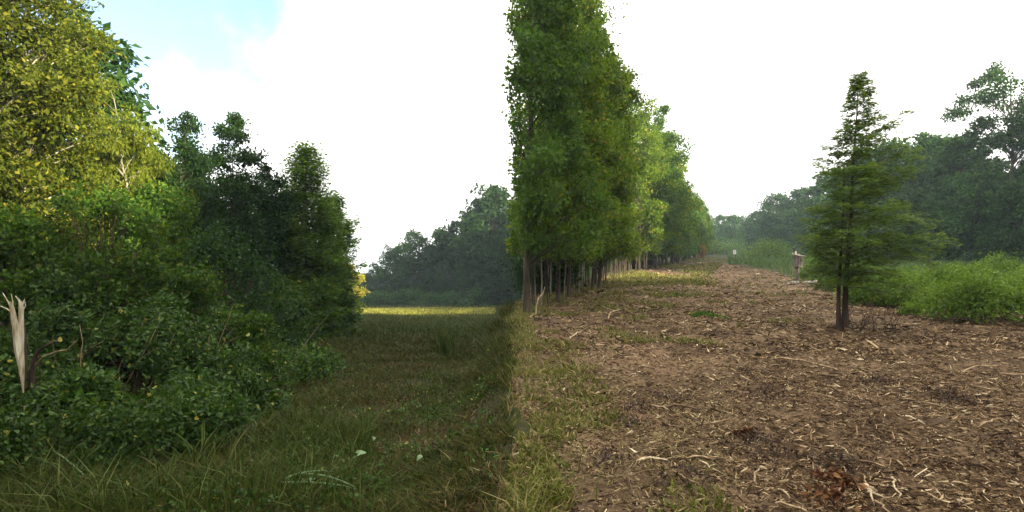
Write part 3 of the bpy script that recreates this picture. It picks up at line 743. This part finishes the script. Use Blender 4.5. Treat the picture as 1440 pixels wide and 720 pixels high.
for pts in ([(17,440,4),(10,434,3),(0,430,1)],[(16,435,4),(12,425,2),(4,412,1)],[(30,432,4),(33,425,3),(35,420,1)],[(18,436,3),(18,424,2),(16,414,1)],[(33,435,3),(36,430,2),(35,424,1)],[(22,470,3),(17,450,2),(15,440,1)]):
    blade('splinter',pts,M_SPLIT,r,.6)
b=MB(); b.tube([pp(42,640,.05),pp(40,575,.05),pp(39,530,.05),pp(41,505,.06),pp(50,492,.06),pp(68,480,.08)],[.032,.03,.028,.022,.016,.008],7); ob('stem',b.mesh('dark_stem',M_BROWN,True),r)
b=MB(); b.tube([pp(44,515,.05),pp(60,502,.0),pp(82,494,-.02),pp(98,491,-.03),pp(112,477,-.03)],[.010,.009,.007,.005,.003],5); ob('branch',b.mesh('thin_branch',M_STICK,True),r)
# bare dry stems poking out of the thicket
for k in range(30):
    r_=np.random.default_rng(700+k); p_=r_.uniform(0,430); Y=np.interp(p_,[0,430],[6.2,10.2])+r_.uniform(-.5,.6)
    x=px(p_,Y); L_=r_.uniform(.5,1.1); a=r_.uniform(0,6.28); tl=r_.uniform(.15,.9)
    P=np.linspace([0,0,-.05],[math.cos(a)*tl*L_,math.sin(a)*tl*.5*L_-.15,L_],6)+np.cumsum(r_.normal(0,.025,(6,3)),0)
    b=MB(); b.tube(P,[.008,.007,.006,.005,.004,.002],5)
    if k%3==0: b.tube([P[3],P[3]+[.15,-.05,.12],P[3]+[.32,-.06,.2]],[.004,.003,.002],4)
    o=ob('dry_stem',b.mesh('dry_stem',M_STICK if k%2 else M_STICKD,True),None,(x,Y,h1(x,Y)+r_.uniform(.0,.35))); tag(o,'thin dry stem poking out of the low thicket growth' ,'stem','dry stems in the thicket')

# ------------------------------------------------------------------ meadow grass
rng=np.random.default_rng(9)
def scatter_left(n,y0,y1,umin,umax,pw=1.0):
    t=rng.uniform(size=n)**pw; Y=y0+(y1-y0)*t; U=rng.uniform(umin,umax,n); return U*Y, Y
gb=MB()
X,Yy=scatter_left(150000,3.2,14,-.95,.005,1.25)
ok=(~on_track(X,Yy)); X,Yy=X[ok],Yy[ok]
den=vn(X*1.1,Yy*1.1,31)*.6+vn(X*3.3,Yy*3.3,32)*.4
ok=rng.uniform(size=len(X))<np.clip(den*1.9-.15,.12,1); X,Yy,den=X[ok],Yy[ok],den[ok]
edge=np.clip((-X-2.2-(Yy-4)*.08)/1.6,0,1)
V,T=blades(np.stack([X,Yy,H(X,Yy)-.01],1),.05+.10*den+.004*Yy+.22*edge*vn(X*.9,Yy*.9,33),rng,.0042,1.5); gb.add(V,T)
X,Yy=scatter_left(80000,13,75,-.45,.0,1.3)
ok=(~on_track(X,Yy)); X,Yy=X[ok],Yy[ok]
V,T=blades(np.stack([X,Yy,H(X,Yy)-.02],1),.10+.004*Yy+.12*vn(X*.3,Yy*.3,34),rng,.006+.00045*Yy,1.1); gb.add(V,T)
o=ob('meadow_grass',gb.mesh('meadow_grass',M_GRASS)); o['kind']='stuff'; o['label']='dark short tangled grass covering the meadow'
# greener grass: rank growth at lower left and the green band of the field
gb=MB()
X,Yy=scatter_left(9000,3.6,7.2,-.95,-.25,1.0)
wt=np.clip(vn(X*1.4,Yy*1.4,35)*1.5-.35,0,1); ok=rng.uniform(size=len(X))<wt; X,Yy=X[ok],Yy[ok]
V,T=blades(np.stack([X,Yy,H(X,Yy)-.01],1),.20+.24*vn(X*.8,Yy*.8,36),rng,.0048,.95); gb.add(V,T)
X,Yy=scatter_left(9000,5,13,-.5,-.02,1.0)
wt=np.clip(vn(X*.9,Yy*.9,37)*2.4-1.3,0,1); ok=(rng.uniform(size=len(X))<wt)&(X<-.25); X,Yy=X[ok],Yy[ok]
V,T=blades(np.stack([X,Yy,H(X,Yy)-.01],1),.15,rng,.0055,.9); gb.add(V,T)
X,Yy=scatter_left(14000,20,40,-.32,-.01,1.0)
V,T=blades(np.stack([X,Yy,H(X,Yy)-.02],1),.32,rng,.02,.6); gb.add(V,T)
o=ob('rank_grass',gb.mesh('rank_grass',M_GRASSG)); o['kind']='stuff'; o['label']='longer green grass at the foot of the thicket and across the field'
gb=MB()  # far sunlit strip: part of its sunlight is in the blade colour
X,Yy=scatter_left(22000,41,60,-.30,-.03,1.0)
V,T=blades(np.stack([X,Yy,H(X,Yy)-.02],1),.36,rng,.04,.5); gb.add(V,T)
o=ob('sunlit_strip_grass',gb.mesh('sunlit_strip_grass',M_SUNSTRIP)); o['kind']='stuff'; o['label']='sunlit band of grass across the far meadow, coloured pale yellow-green for sunlight'

gb=MB()
X,Yy=scatter_left(44000,3.2,16,-.75,-.01,1.2)
wt=np.clip(vn(X*1.2,Yy*1.2,38)*1.6-.35,0,1); ok=(rng.uniform(size=len(X))<wt)&(~on_track(X,Yy)); X,Yy=X[ok],Yy[ok]
V,T=blades(np.stack([X,Yy,H(X,Yy)+.04],1),.055,rng,.0038,3.0); gb.add(V,T)
o=ob('dry_thatch',gb.mesh('dry_thatch',island_mat('thatch_straw',[(0,(.025,.013,.005)),(.6,(.062,.036,.012)),(.93,(.105,.068,.028)),(1,(.28,.22,.12))]))); o['kind']='stuff'; o['label']='brown cut straw lying in the meadow grass'
wb=MB(); X,Yy=scatter_left(26000,3.3,13,-.8,-.03,1.2)
wt=np.clip(vn(X*1.6,Yy*1.6,39)*2.2-.8,0,1); ok=(rng.uniform(size=len(X))<wt)&(~on_track(X,Yy)); X,Yy=X[ok],Yy[ok]
leaves(wb,np.stack([X,Yy,H(X,Yy)+rng.uniform(.01,.16,len(X))],1),rng,.04,.6,.05,None,.6)
o=ob('ground_weeds',wb.mesh('ground_weeds',M_SHRUB)); o['kind']='stuff'; o['label']='small broadleaf weeds mixed through the meadow grass'
def tuft(seed,n,hg,wd,lean,mat,head=None,spread=.12,stalk=0):
    r_=np.random.default_rng(seed); b=MB()
    for q in range(n):
        a=r_.uniform(0,6.28) if head is None else head+r_.normal(0,.55); hh=hg*r_.uniform(.55,1.1); ln=hh*lean*r_.uniform(.4,1.5)
        s=np.array([r_.normal(0,spread),r_.normal(0,spread),-.03]); t=np.linspace(0,1,6)
        c=s+np.stack([math.cos(a)*ln*t**1.7,math.sin(a)*ln*t**1.7,hh*(t*1.25-.45*lean*t**2.6)],1)
        sd=np.array([-math.sin(a),math.cos(a),0]); w=wd*np.array([.7,1,1,.85,.55,.05])
        V=np.stack([c-sd*w[:,None],c+sd*w[:,None]],1).reshape(-1,3)
        b.add(V,None,[[2*i,2*i+1,2*i+3,2*i+2] for i in range(5)])
    if stalk: b.tube([(0,0,0),(.01,0,stalk*.5),(0,.02,stalk)],[.008,.006,.003],5)
    return b.mesh('tuft',mat)
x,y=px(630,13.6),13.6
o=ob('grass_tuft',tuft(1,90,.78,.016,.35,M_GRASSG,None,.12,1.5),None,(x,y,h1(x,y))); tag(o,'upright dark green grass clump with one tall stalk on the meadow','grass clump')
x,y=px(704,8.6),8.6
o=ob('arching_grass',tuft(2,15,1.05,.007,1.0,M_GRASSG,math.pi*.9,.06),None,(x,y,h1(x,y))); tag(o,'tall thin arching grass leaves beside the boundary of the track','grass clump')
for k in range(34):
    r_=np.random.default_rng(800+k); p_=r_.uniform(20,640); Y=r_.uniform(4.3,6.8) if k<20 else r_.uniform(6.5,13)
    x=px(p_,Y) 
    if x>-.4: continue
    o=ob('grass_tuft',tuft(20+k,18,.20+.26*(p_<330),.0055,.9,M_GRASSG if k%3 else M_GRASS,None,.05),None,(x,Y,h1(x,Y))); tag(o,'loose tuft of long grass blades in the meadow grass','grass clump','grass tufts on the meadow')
wv=[]
for k in range(5):
    r_=np.random.default_rng(840+k); st=MB(); lf=MB(); hh=r_.uniform(.55,.95)
    for q in range(3):
        a=r_.uniform(0,6.28); ln=r_.uniform(.05,.35); z=np.linspace(-.03,hh*r_.uniform(.7,1),6); t=np.linspace(0,1,6)
        P=np.stack([math.cos(a)*ln*t**1.6,math.sin(a)*ln*t**1.6,z],1); st.tube(P,.005*(1-.7*t),4)
        u=r_.uniform(.15,1,34); pts=np.stack([np.interp(u,t,P[:,i]) for i in range(3)],1)
        leaves(lf,pts,r_,.085,.24,-.1,None,.4)
    wv.append((st.mesh('weed_stem',M_BROWN),lf.mesh('weed_leaf',M_SHRUB if k%2 else M_MID)))
for k in range(34):
    r_=np.random.default_rng(860+k); p_=r_.uniform(10,470); Y=np.interp(p_,[0,250,470],[5.2,5.9,10.5])+r_.uniform(-.5,.8); x=px(p_,Y)
    tree_obj(wv[k%5],'weed','upright narrow-leaved weed at the foot of the left thicket',(x,Y,h1(x,Y)),r_.uniform(0,6.28),r_.uniform(.6,1.05),'weeds along the thicket','weed',('stems','leaves'))
# large pale leaves and cut green stalks
def bigleaf(L_,W_):
    t=np.linspace(0,1,7); w=W_*np.sin(np.pi*np.clip(t,.04,.98))**.7; z=.05*np.sin(t*3)*L_/.2
    V=np.concatenate([np.stack([t*L_,w,z+.25*w],1),np.stack([t*L_,0*t,z],1),np.stack([t*L_,-w,z+.25*w],1)])
    return mesh('big_leaf',V,None,[[r_*7+i,r_*7+i+1,(r_+1)*7+i+1,(r_+1)*7+i] for r_ in range(2) for i in range(6)],M_PALELEAF,True)
bl=bigleaf(.13,.034)
for (p_,yp,rz,lab) in [(496,642,.3,'largest pale leaf lying upturned on the meadow grass'),(492,614,2.9,'pale leaf fallen behind the largest pale leaf'),(586,655,1.0,'pale leaf lying alone on the right of the meadow'),(430,690,.5,'pale leaf lying on the cut green stalks'),(525,618,1.9,'small pale leaf beyond the largest pale leaf')]:
    Y=EYE/((yp-HOR)/F-.0375)*.95; x=px(p_,Y); o=ob('fallen_leaf',bl,None,(x,Y,h1(x,Y)+.10)); o.rotation_euler=(.5,-.3,rz); o.scale=(1,1,1) if yp==642 else (.6,.6,.6); tag(o,lab,'leaf')
for k,(p0,y0,p1,y1,lab) in enumerate([(395,694,512,697,'longest pale green cut stalk lying on the grass'),(400,690,470,676,'pale cut stalk crossing the longest one'),(425,684,500,700,'thin pale cut stalk lying under the others'),(60,640,120,690,'pale stalk lying at lower left')]):
    def gp(p_,yp):
        Y=EYE/((yp-HOR)/F-.0375)*.96; x=px(p_,Y); return np.array([x,Y,h1(x,Y)+.09+.02*k])
    A,B=gp(p0,y0),gp(p1,y1); b=MB(); t=np.linspace(0,1,5)[:,None]; b.tube((A+(B-A)*t-A)+np.array([0,0,.03])*(t*(1-t)*4),[.010,.009,.008,.006,.003],6)
    o=ob('cut_stalk',b.mesh('cut_stalk',M_PALELEAF,True),None,tuple(A)); tag(o,lab,'stalk')

# ------------------------------------------------------------------ track litter
rng=np.random.default_rng(12)
def chips(n,y0,y1,pw,Lm,fine=True,umax=1.3):
    t=rng.uniform(size=n)**pw; Y=y0+(y1-y0)*t; U=rng.uniform(-.05,umax,n); X=U*Y
    ok=on_track(X,Y); X,Y=X[ok],Y[ok]
    keep=np.clip(.25+1.1*vn(X*.8,Y*.8,41)*(.4+vn(X*2.7,Y*2.7,42))+.25*(X>1.5),0,1); d2=((X-1.9)/1.1)**2+((Y-8.2)/1.5)**2; keep*=np.where(d2<1,.5,1)
    ok=rng.uniform(size=len(X))<keep; X,Y=X[ok],Y[ok]; n=len(X)
    L_=Lm*np.minimum(np.exp(rng.normal(0,.55,n)),2.3); W=L_*rng.uniform(.04,.14,n); a=rng.uniform(0,6.283,n); ti=rng.normal(0,.25,n)
    d=np.stack([np.cos(a)*np.cos(ti),np.sin(a)*np.cos(ti),np.sin(ti)],1); s=np.stack([-np.sin(a),np.cos(a),rng.normal(0,.5,n)],1)
    P=np.stack([X,Y,H(X,Y)+.006+np.abs(np.sin(ti))*L_*.45],1)
    l=L_[:,None]*.5; w=W[:,None]*.5
    up=np.zeros((n,3)); up[:,2]=1
    bend=up*(L_*rng.normal(0,.10,n))[:,None]
    k1=rng.uniform(.5,1,n)[:,None]; k2=rng.uniform(.3,1,n)[:,None]
    if fine:
        V=np.stack([P-d*l+bend-s*w*.4,P-d*l*k1+s*w,P+d*l+bend+s*w*.3,P+d*l*k2-s*w],1).reshape(-1,3); i=np.arange(n)[:,None]*4
        return V,np.concatenate([i+np.array([[0,2,1]]),i+np.array([[0,3,2]])])
    V=np.stack([P-d*l+bend,P-d*l*k1+s*w,P+d*l+bend,P+d*l*k2-s*w,P+up*w*.9],1).reshape(-1,3)
    i=np.arange(n)[:,None]*5
    return V,np.concatenate([i+np.array([[0,4,1]]),i+np.array([[1,4,2]]),i+np.array([[2,4,3]]),i+np.array([[3,4,0]])])
cb=MB()
for a in [(165000,2.7,9,1.1,.036),(22000,2.7,9,1.1,.055,False),(66000,8.5,20,1.15,.07),(9000,8.5,20,1.1,.11,False),(46000,19,50,1.1,.12),(16000,45,110,1.1,.26)]:
    V,T=chips(*a); cb.add(V,T)
o=ob('wood_chip_mulch',cb.mesh('wood_chip_mulch',M_CHIP)); o['kind']='stuff'; o['label']='brown shredded wood mulch covering the cleared track'
# grass on the track, thickest toward its left side
gb=MB()
n=90000; t=rng.uniform(size=n)**1.25; Yy=3.2+27*t; X=rng.uniform(-.02,.55,n)*Yy
rel=(X-np.maximum(0,row_x(np.maximum(Yy,13.6))))/(2.2+.05*Yy)
wt=np.where(Yy<9.5,np.clip(1-(X-.75-.05*Yy)/.5,0,1),1)*np.clip(1.7*vn(X*1.5,Yy*1.1,51)+.7*vn(X*4,Yy*4,52)-.98-.34*np.clip(rel,0,3),0,1)*1.7
ok=on_track(X,Yy)&(rng.uniform(size=n)<wt); X,Yy=X[ok],Yy[ok]
V,T=blades(np.stack([X,Yy,H(X,Yy)-.008],1),.055+.004*Yy,rng,.0035+.0004*Yy.mean(),1.0); gb.add(V,T)
n=26000; Yy=rng.uniform(24,90,n); X=row_x(Yy)+rng.uniform(-1,5,n)**1.0
wt=np.clip(1.7*vn(X*.5,Yy*.25,53)-.6,0,1); ok=rng.uniform(size=n)<wt; X,Yy=X[ok],Yy[ok]
V,T=blades(np.stack([X,Yy,H(X,Yy)-.02],1),.16,rng,.03,.9); gb.add(V,T)
o=ob('track_grass',gb.mesh('track_grass',M_GRASSY)); o['kind']='stuff'; o['label']='patchy yellow-green grass along the left side of the track'
n=4000; Yy=3.2+11*rng.uniform(size=n)**1.2; X=.12+.20*rng.normal(size=n); ok=(X>-.12)&(rng.uniform(size=n)<np.clip(vn(X*2,Yy*1.5,57)*1.6-.2,0,1)); X,Yy=X[ok],Yy[ok]
bk=MB(); V,T=blades(np.stack([X,Yy,H(X,Yy)-.01],1),.10+.10*vn(X*2,Yy*2,58),rng,.0045,1.2); bk.add(V,T)
o=ob('bank_grass',bk.mesh('bank_grass',M_GRASSY)); o['kind']='stuff'; o['label']='grass growing over the bank between meadow and track'
n=34000; t=rng.uniform(size=n)**1.2; Yy=3.2+26*t; X=rng.uniform(.0,.40,n)*Yy
ok=on_track(X,Yy)&(rng.uniform(size=n)<np.clip(1.5*vn(X*1.1,Yy*.9,55)-.3-.25*np.clip((X-1.2)/(.6+.12*Yy),0,3),0,1)); X,Yy=X[ok],Yy[ok]
sb=MB(); V,T=blades(np.stack([X,Yy,H(X,Yy)+.008],1),.018+.0012*Yy,rng,.0025+.0003*Yy,4.5); sb.add(V,T)
o=ob('straw_litter',sb.mesh('straw_litter',island_mat('straw',[(0,(.07,.05,.02)),(.6,(.16,.12,.05)),(.93,(.26,.20,.09)),(1,(.45,.37,.2))]))); o['kind']='stuff'; o['label']='dry straw lying flat along the left side of the track'
# reeds and tall grass in front of the right wood
gb=MB()
n=26000; Yy=rng.uniform(18,60,n); X=Yy*rng.uniform(.42,1.0,n)
ok=(~on_track(X,Yy,False))&(rng.uniform(size=n)<np.clip(vn(X*.35,Yy*.3,61)*1.8-.3,0,1)); X,Yy=X[ok],Yy[ok]
V,T=blades(np.stack([X,Yy,H(X,Yy)-.02],1),.40+.55*vn(X*.3,Yy*.3,62),rng,.018,.5); gb.add(V,T)
n=9000; Yy=rng.uniform(55,120,n); X=Yy*rng.uniform(.38,.75,n); ok=(~on_track(X,Yy,False)); X,Yy=X[ok],Yy[ok]
V,T=blades(np.stack([X,Yy,H(X,Yy)-.02],1),.6,rng,.07,.4); gb.add(V,T)
n=9000; Yy=rng.uniform(10,19,n); X=Yy*rng.uniform(.6,1.0,n); ok=(~on_track(X,Yy,False)); X,Yy=X[ok],Yy[ok]
V,T=blades(np.stack([X,Yy,H(X,Yy)-.02],1),.2,rng,.010,.8); gb.add(V,T)
o=ob('tall_reeds',gb.mesh('tall_reeds',M_REED)); o['kind']='stuff'; o['label']='tall pale green reeds and grass before the right wood'

# sticks lying on the mulch
def gpr(p_,yp,up=.02):
    Y=EYE/((yp-HOR)/F+.045); x=px(p_,Y); return np.array([x,Y,h1(x,Y)+up])
def stick(A,B,rad,mat,label,group=None,fork=False,bend=.0,seed=0,name='stick'):
    r_=np.random.default_rng(seed); t=np.linspace(0,1,7)[:,None]; L_=np.linalg.norm(B-A)
    P=(B-A)*t+np.array([0,0,bend*L_])*(t*(1-t)*4)+np.concatenate([[[0,0,0]],r_.normal(0,.034*L_,(6,3))*[1,1,.45]])
    b=MB(); b.tube(P,rad*np.array([.35,1.15,.85,1.05,.7,.8,.15]),5)
    for q in (2,4): b.tube([P[q],P[q]+r_.normal(0,.09*L_,3)*[1,1,.3]+[0,0,.03*L_]],[rad*.4,rad*.1],4)
    if fork:
        d=np.array([-(B-A)[1],(B-A)[0],.1*L_]); b.tube([P[3],P[3]+(B-A)*.2+d*.15,P[3]+(B-A)*.38+d*.22],[rad*.7,rad*.5,rad*.2],5)
    o=ob(name,b.mesh('stick',mat,True),None,tuple(A)); tag(o,label,'stick',group)
for k,(p0,y0,p1,y1,rad,m_,lab,fk) in enumerate([
  (1082,502,1185,524,.022,M_STICK,'longest thin pale stick, lying left of the lone feathery tree',0),
  (895,644,945,640,.020,M_CREAM,'thick pale stick lying on the near mulch at the centre',0),
  (965,638,1030,641,.014,M_STICK,'long tan stick right of the thick pale stick',0),
  (1222,672,1226,704,.016,M_CREAM,'upright pale forked splinter at the bottom of the track',1),
  (1230,698,1262,718,.013,M_STICK,'tan stick running from the forked splinter to the bottom edge',0),
  (1256,662,1266,686,.013,M_CREAM,'short pale curved stick right of the forked splinter',0),
  (1375,616,1412,611,.017,M_STICK,'pale curved stick near the right edge of the track',0),
  (1270,603,1300,608,.020,M_CREAM,'short whitest chip at the right of the track',0),
  (1338,670,1360,674,.014,M_STICK,'flat tan chip at lower right',0),
  (856,454,876,440,.03,M_STICK,'light broken stick near the foot of the tree row',1),
  (1350,520,1405,521,.016,M_STICK,'straight tan stick far right on the mulch',0),
  (930,568,990,570,.022,M_STICKD,'dark stick beside the bare earth patch',0),
  (1090,710,1140,722,.014,M_STICK,'tan stick on the bottom edge of the track',0),
  (1096,680,1112,696,.012,M_CREAM,'short cream stick at lower centre of the track',0),
  (880,665,893,690,.010,M_STICKD,'dark twig standing out of the near mulch',0),
  (802,480,818,470,.02,M_CREAM,'pale chip on the grassy side of the track',0),
  (1030,500,1042,510,.02,M_STICK,'short tan stick on the middle of the track',0)]):
    stick(gpr(p0,y0),gpr(p1,y1),rad*.62,m_,lab,None,fk,.08,900+k)
sv=[]
for k in range(10):
    r_=np.random.default_rng(950+k); L_=r_.uniform(.10,.26); t=np.linspace(0,1,6)[:,None]
    P=np.array([[L_,0,0]])*t+np.concatenate([[[0,0,0]],np.cumsum(r_.normal(0,.05*L_,(5,3))*[1,1,.35],0)])
    b=MB(); b.tube(P,(.003+.022*L_)*np.array([.5,1,.9,.9,.7,.2]),5)
    sv.append([b.mesh('stick_v',m_,True) for m_ in (M_STICK,M_CREAM,M_STICKD)])
rng=np.random.default_rng(33)
for k in range(105):
    t=rng.uniform()**1.3; Y=3.9+13*t; x=Y*rng.uniform(.0,.92)
    if x<.1 or not on_track(np.array([x]),np.array([Y]))[0]: continue
    c=rng.choice(3,p=[.55,.09,.36]); o=ob('stick',sv[k%10][c],None,(x,Y,h1(x,Y)+.02)); o.rotation_euler=(0,rng.normal(0,.12),rng.uniform(0,6.28)); s=rng.uniform(.7,1.3)*(1+.05*Y); o.scale=(s,s,s)
    tag(o,['small tan stick scattered on the mulch','small cream splinter scattered on the mulch','small dark brown stick scattered on the mulch'][c],'stick',['tan sticks on the mulch','cream splinters on the mulch','dark sticks on the mulch'][c])
# heaps of brown dead leaves, clods
def heap(seed,n,r0,h0,ls,mat,label,p_,yp,grp=None,cat='leaf heap',name='leaf_heap'):
    r_=np.random.default_rng(seed); q=r_.normal(size=(n,3))*[r0*.5,r0*.5,0]; q[:,2]=h0*np.exp(-(q[:,0]**2+q[:,1]**2)/(r0*r0*.5))*r_.uniform(.1,1,n)
    b=MB(); leaves(b,q,r_,ls,.6,.1,None,.5,True); A=gpr(p_,yp,.0); o=ob(name,b.mesh(name,mat),None,tuple(A)); o['kind']='stuff'; o['label']=label
heap(1,230,.17,.13,.05,M_DEADLEAF,'heap of rust-brown dead leaves at the bottom of the track',1172,668)
heap(2,120,.16,.07,.045,M_DEADLEAF,'smaller spill of brown leaves below the rust-brown heap',1165,695)
heap(3,120,.10,.06,.05,M_DEADLEAF,'few rust-brown leaves right of the bare earth patch',1050,600)
heap(4,320,.40,.14,.07,M_MID,'flat heap of cut green leaves on the middle of the track',988,446)
heap(5,200,.35,.12,.07,M_MID,'small patch of cut green leaves toward the tree row',955,418)
clod=MB()
for k,(p_,yp) in enumerate([(930,553),(880,590),(850,640),(1050,520),(1320,565),(1350,575),(1090,630),(900,575),(1300,475),(1065,610),(960,660),(1410,640),(1180,640),(1010,470),(1240,540),(1080,560)]):
    r_=np.random.default_rng(970+k); n=260; q=r_.normal(size=(n,3))*[.17,.12,0]; q[:,2]=.09*np.exp(-(q[:,0]**2+q[:,1]**2)/.03)*r_.uniform(0,1,n)
    leaves(clod,q+gpr(p_,yp,.0),r_,.04,.35,.0,None,.6,False)
o=ob('bark_crumbs',clod.mesh('bark_crumbs',M_BROWN)); o['kind']='stuff'; o['label']='dark crumbly heaps of bark and earth on the mulch'

# ------------------------------------------------------------------ the hazy air
m,Nn,L=newmat('haze_air')
v=Nn('ShaderNodeVolumePrincipled'); v.inputs['Color'].default_value=(.72,.87,1,1); v.inputs['Density'].default_value=.0006; v.inputs['Anisotropy'].default_value=.2
oo=Nn('ShaderNodeOutputMaterial'); L(v.outputs[0],oo.inputs['Volume'])
b=MB(); b.box((0,250,8),(1900,2700,46)); o=ob('haze',b.mesh('haze',m)); o['kind']='stuff'; o['label']='thin pale morning haze filling the air'
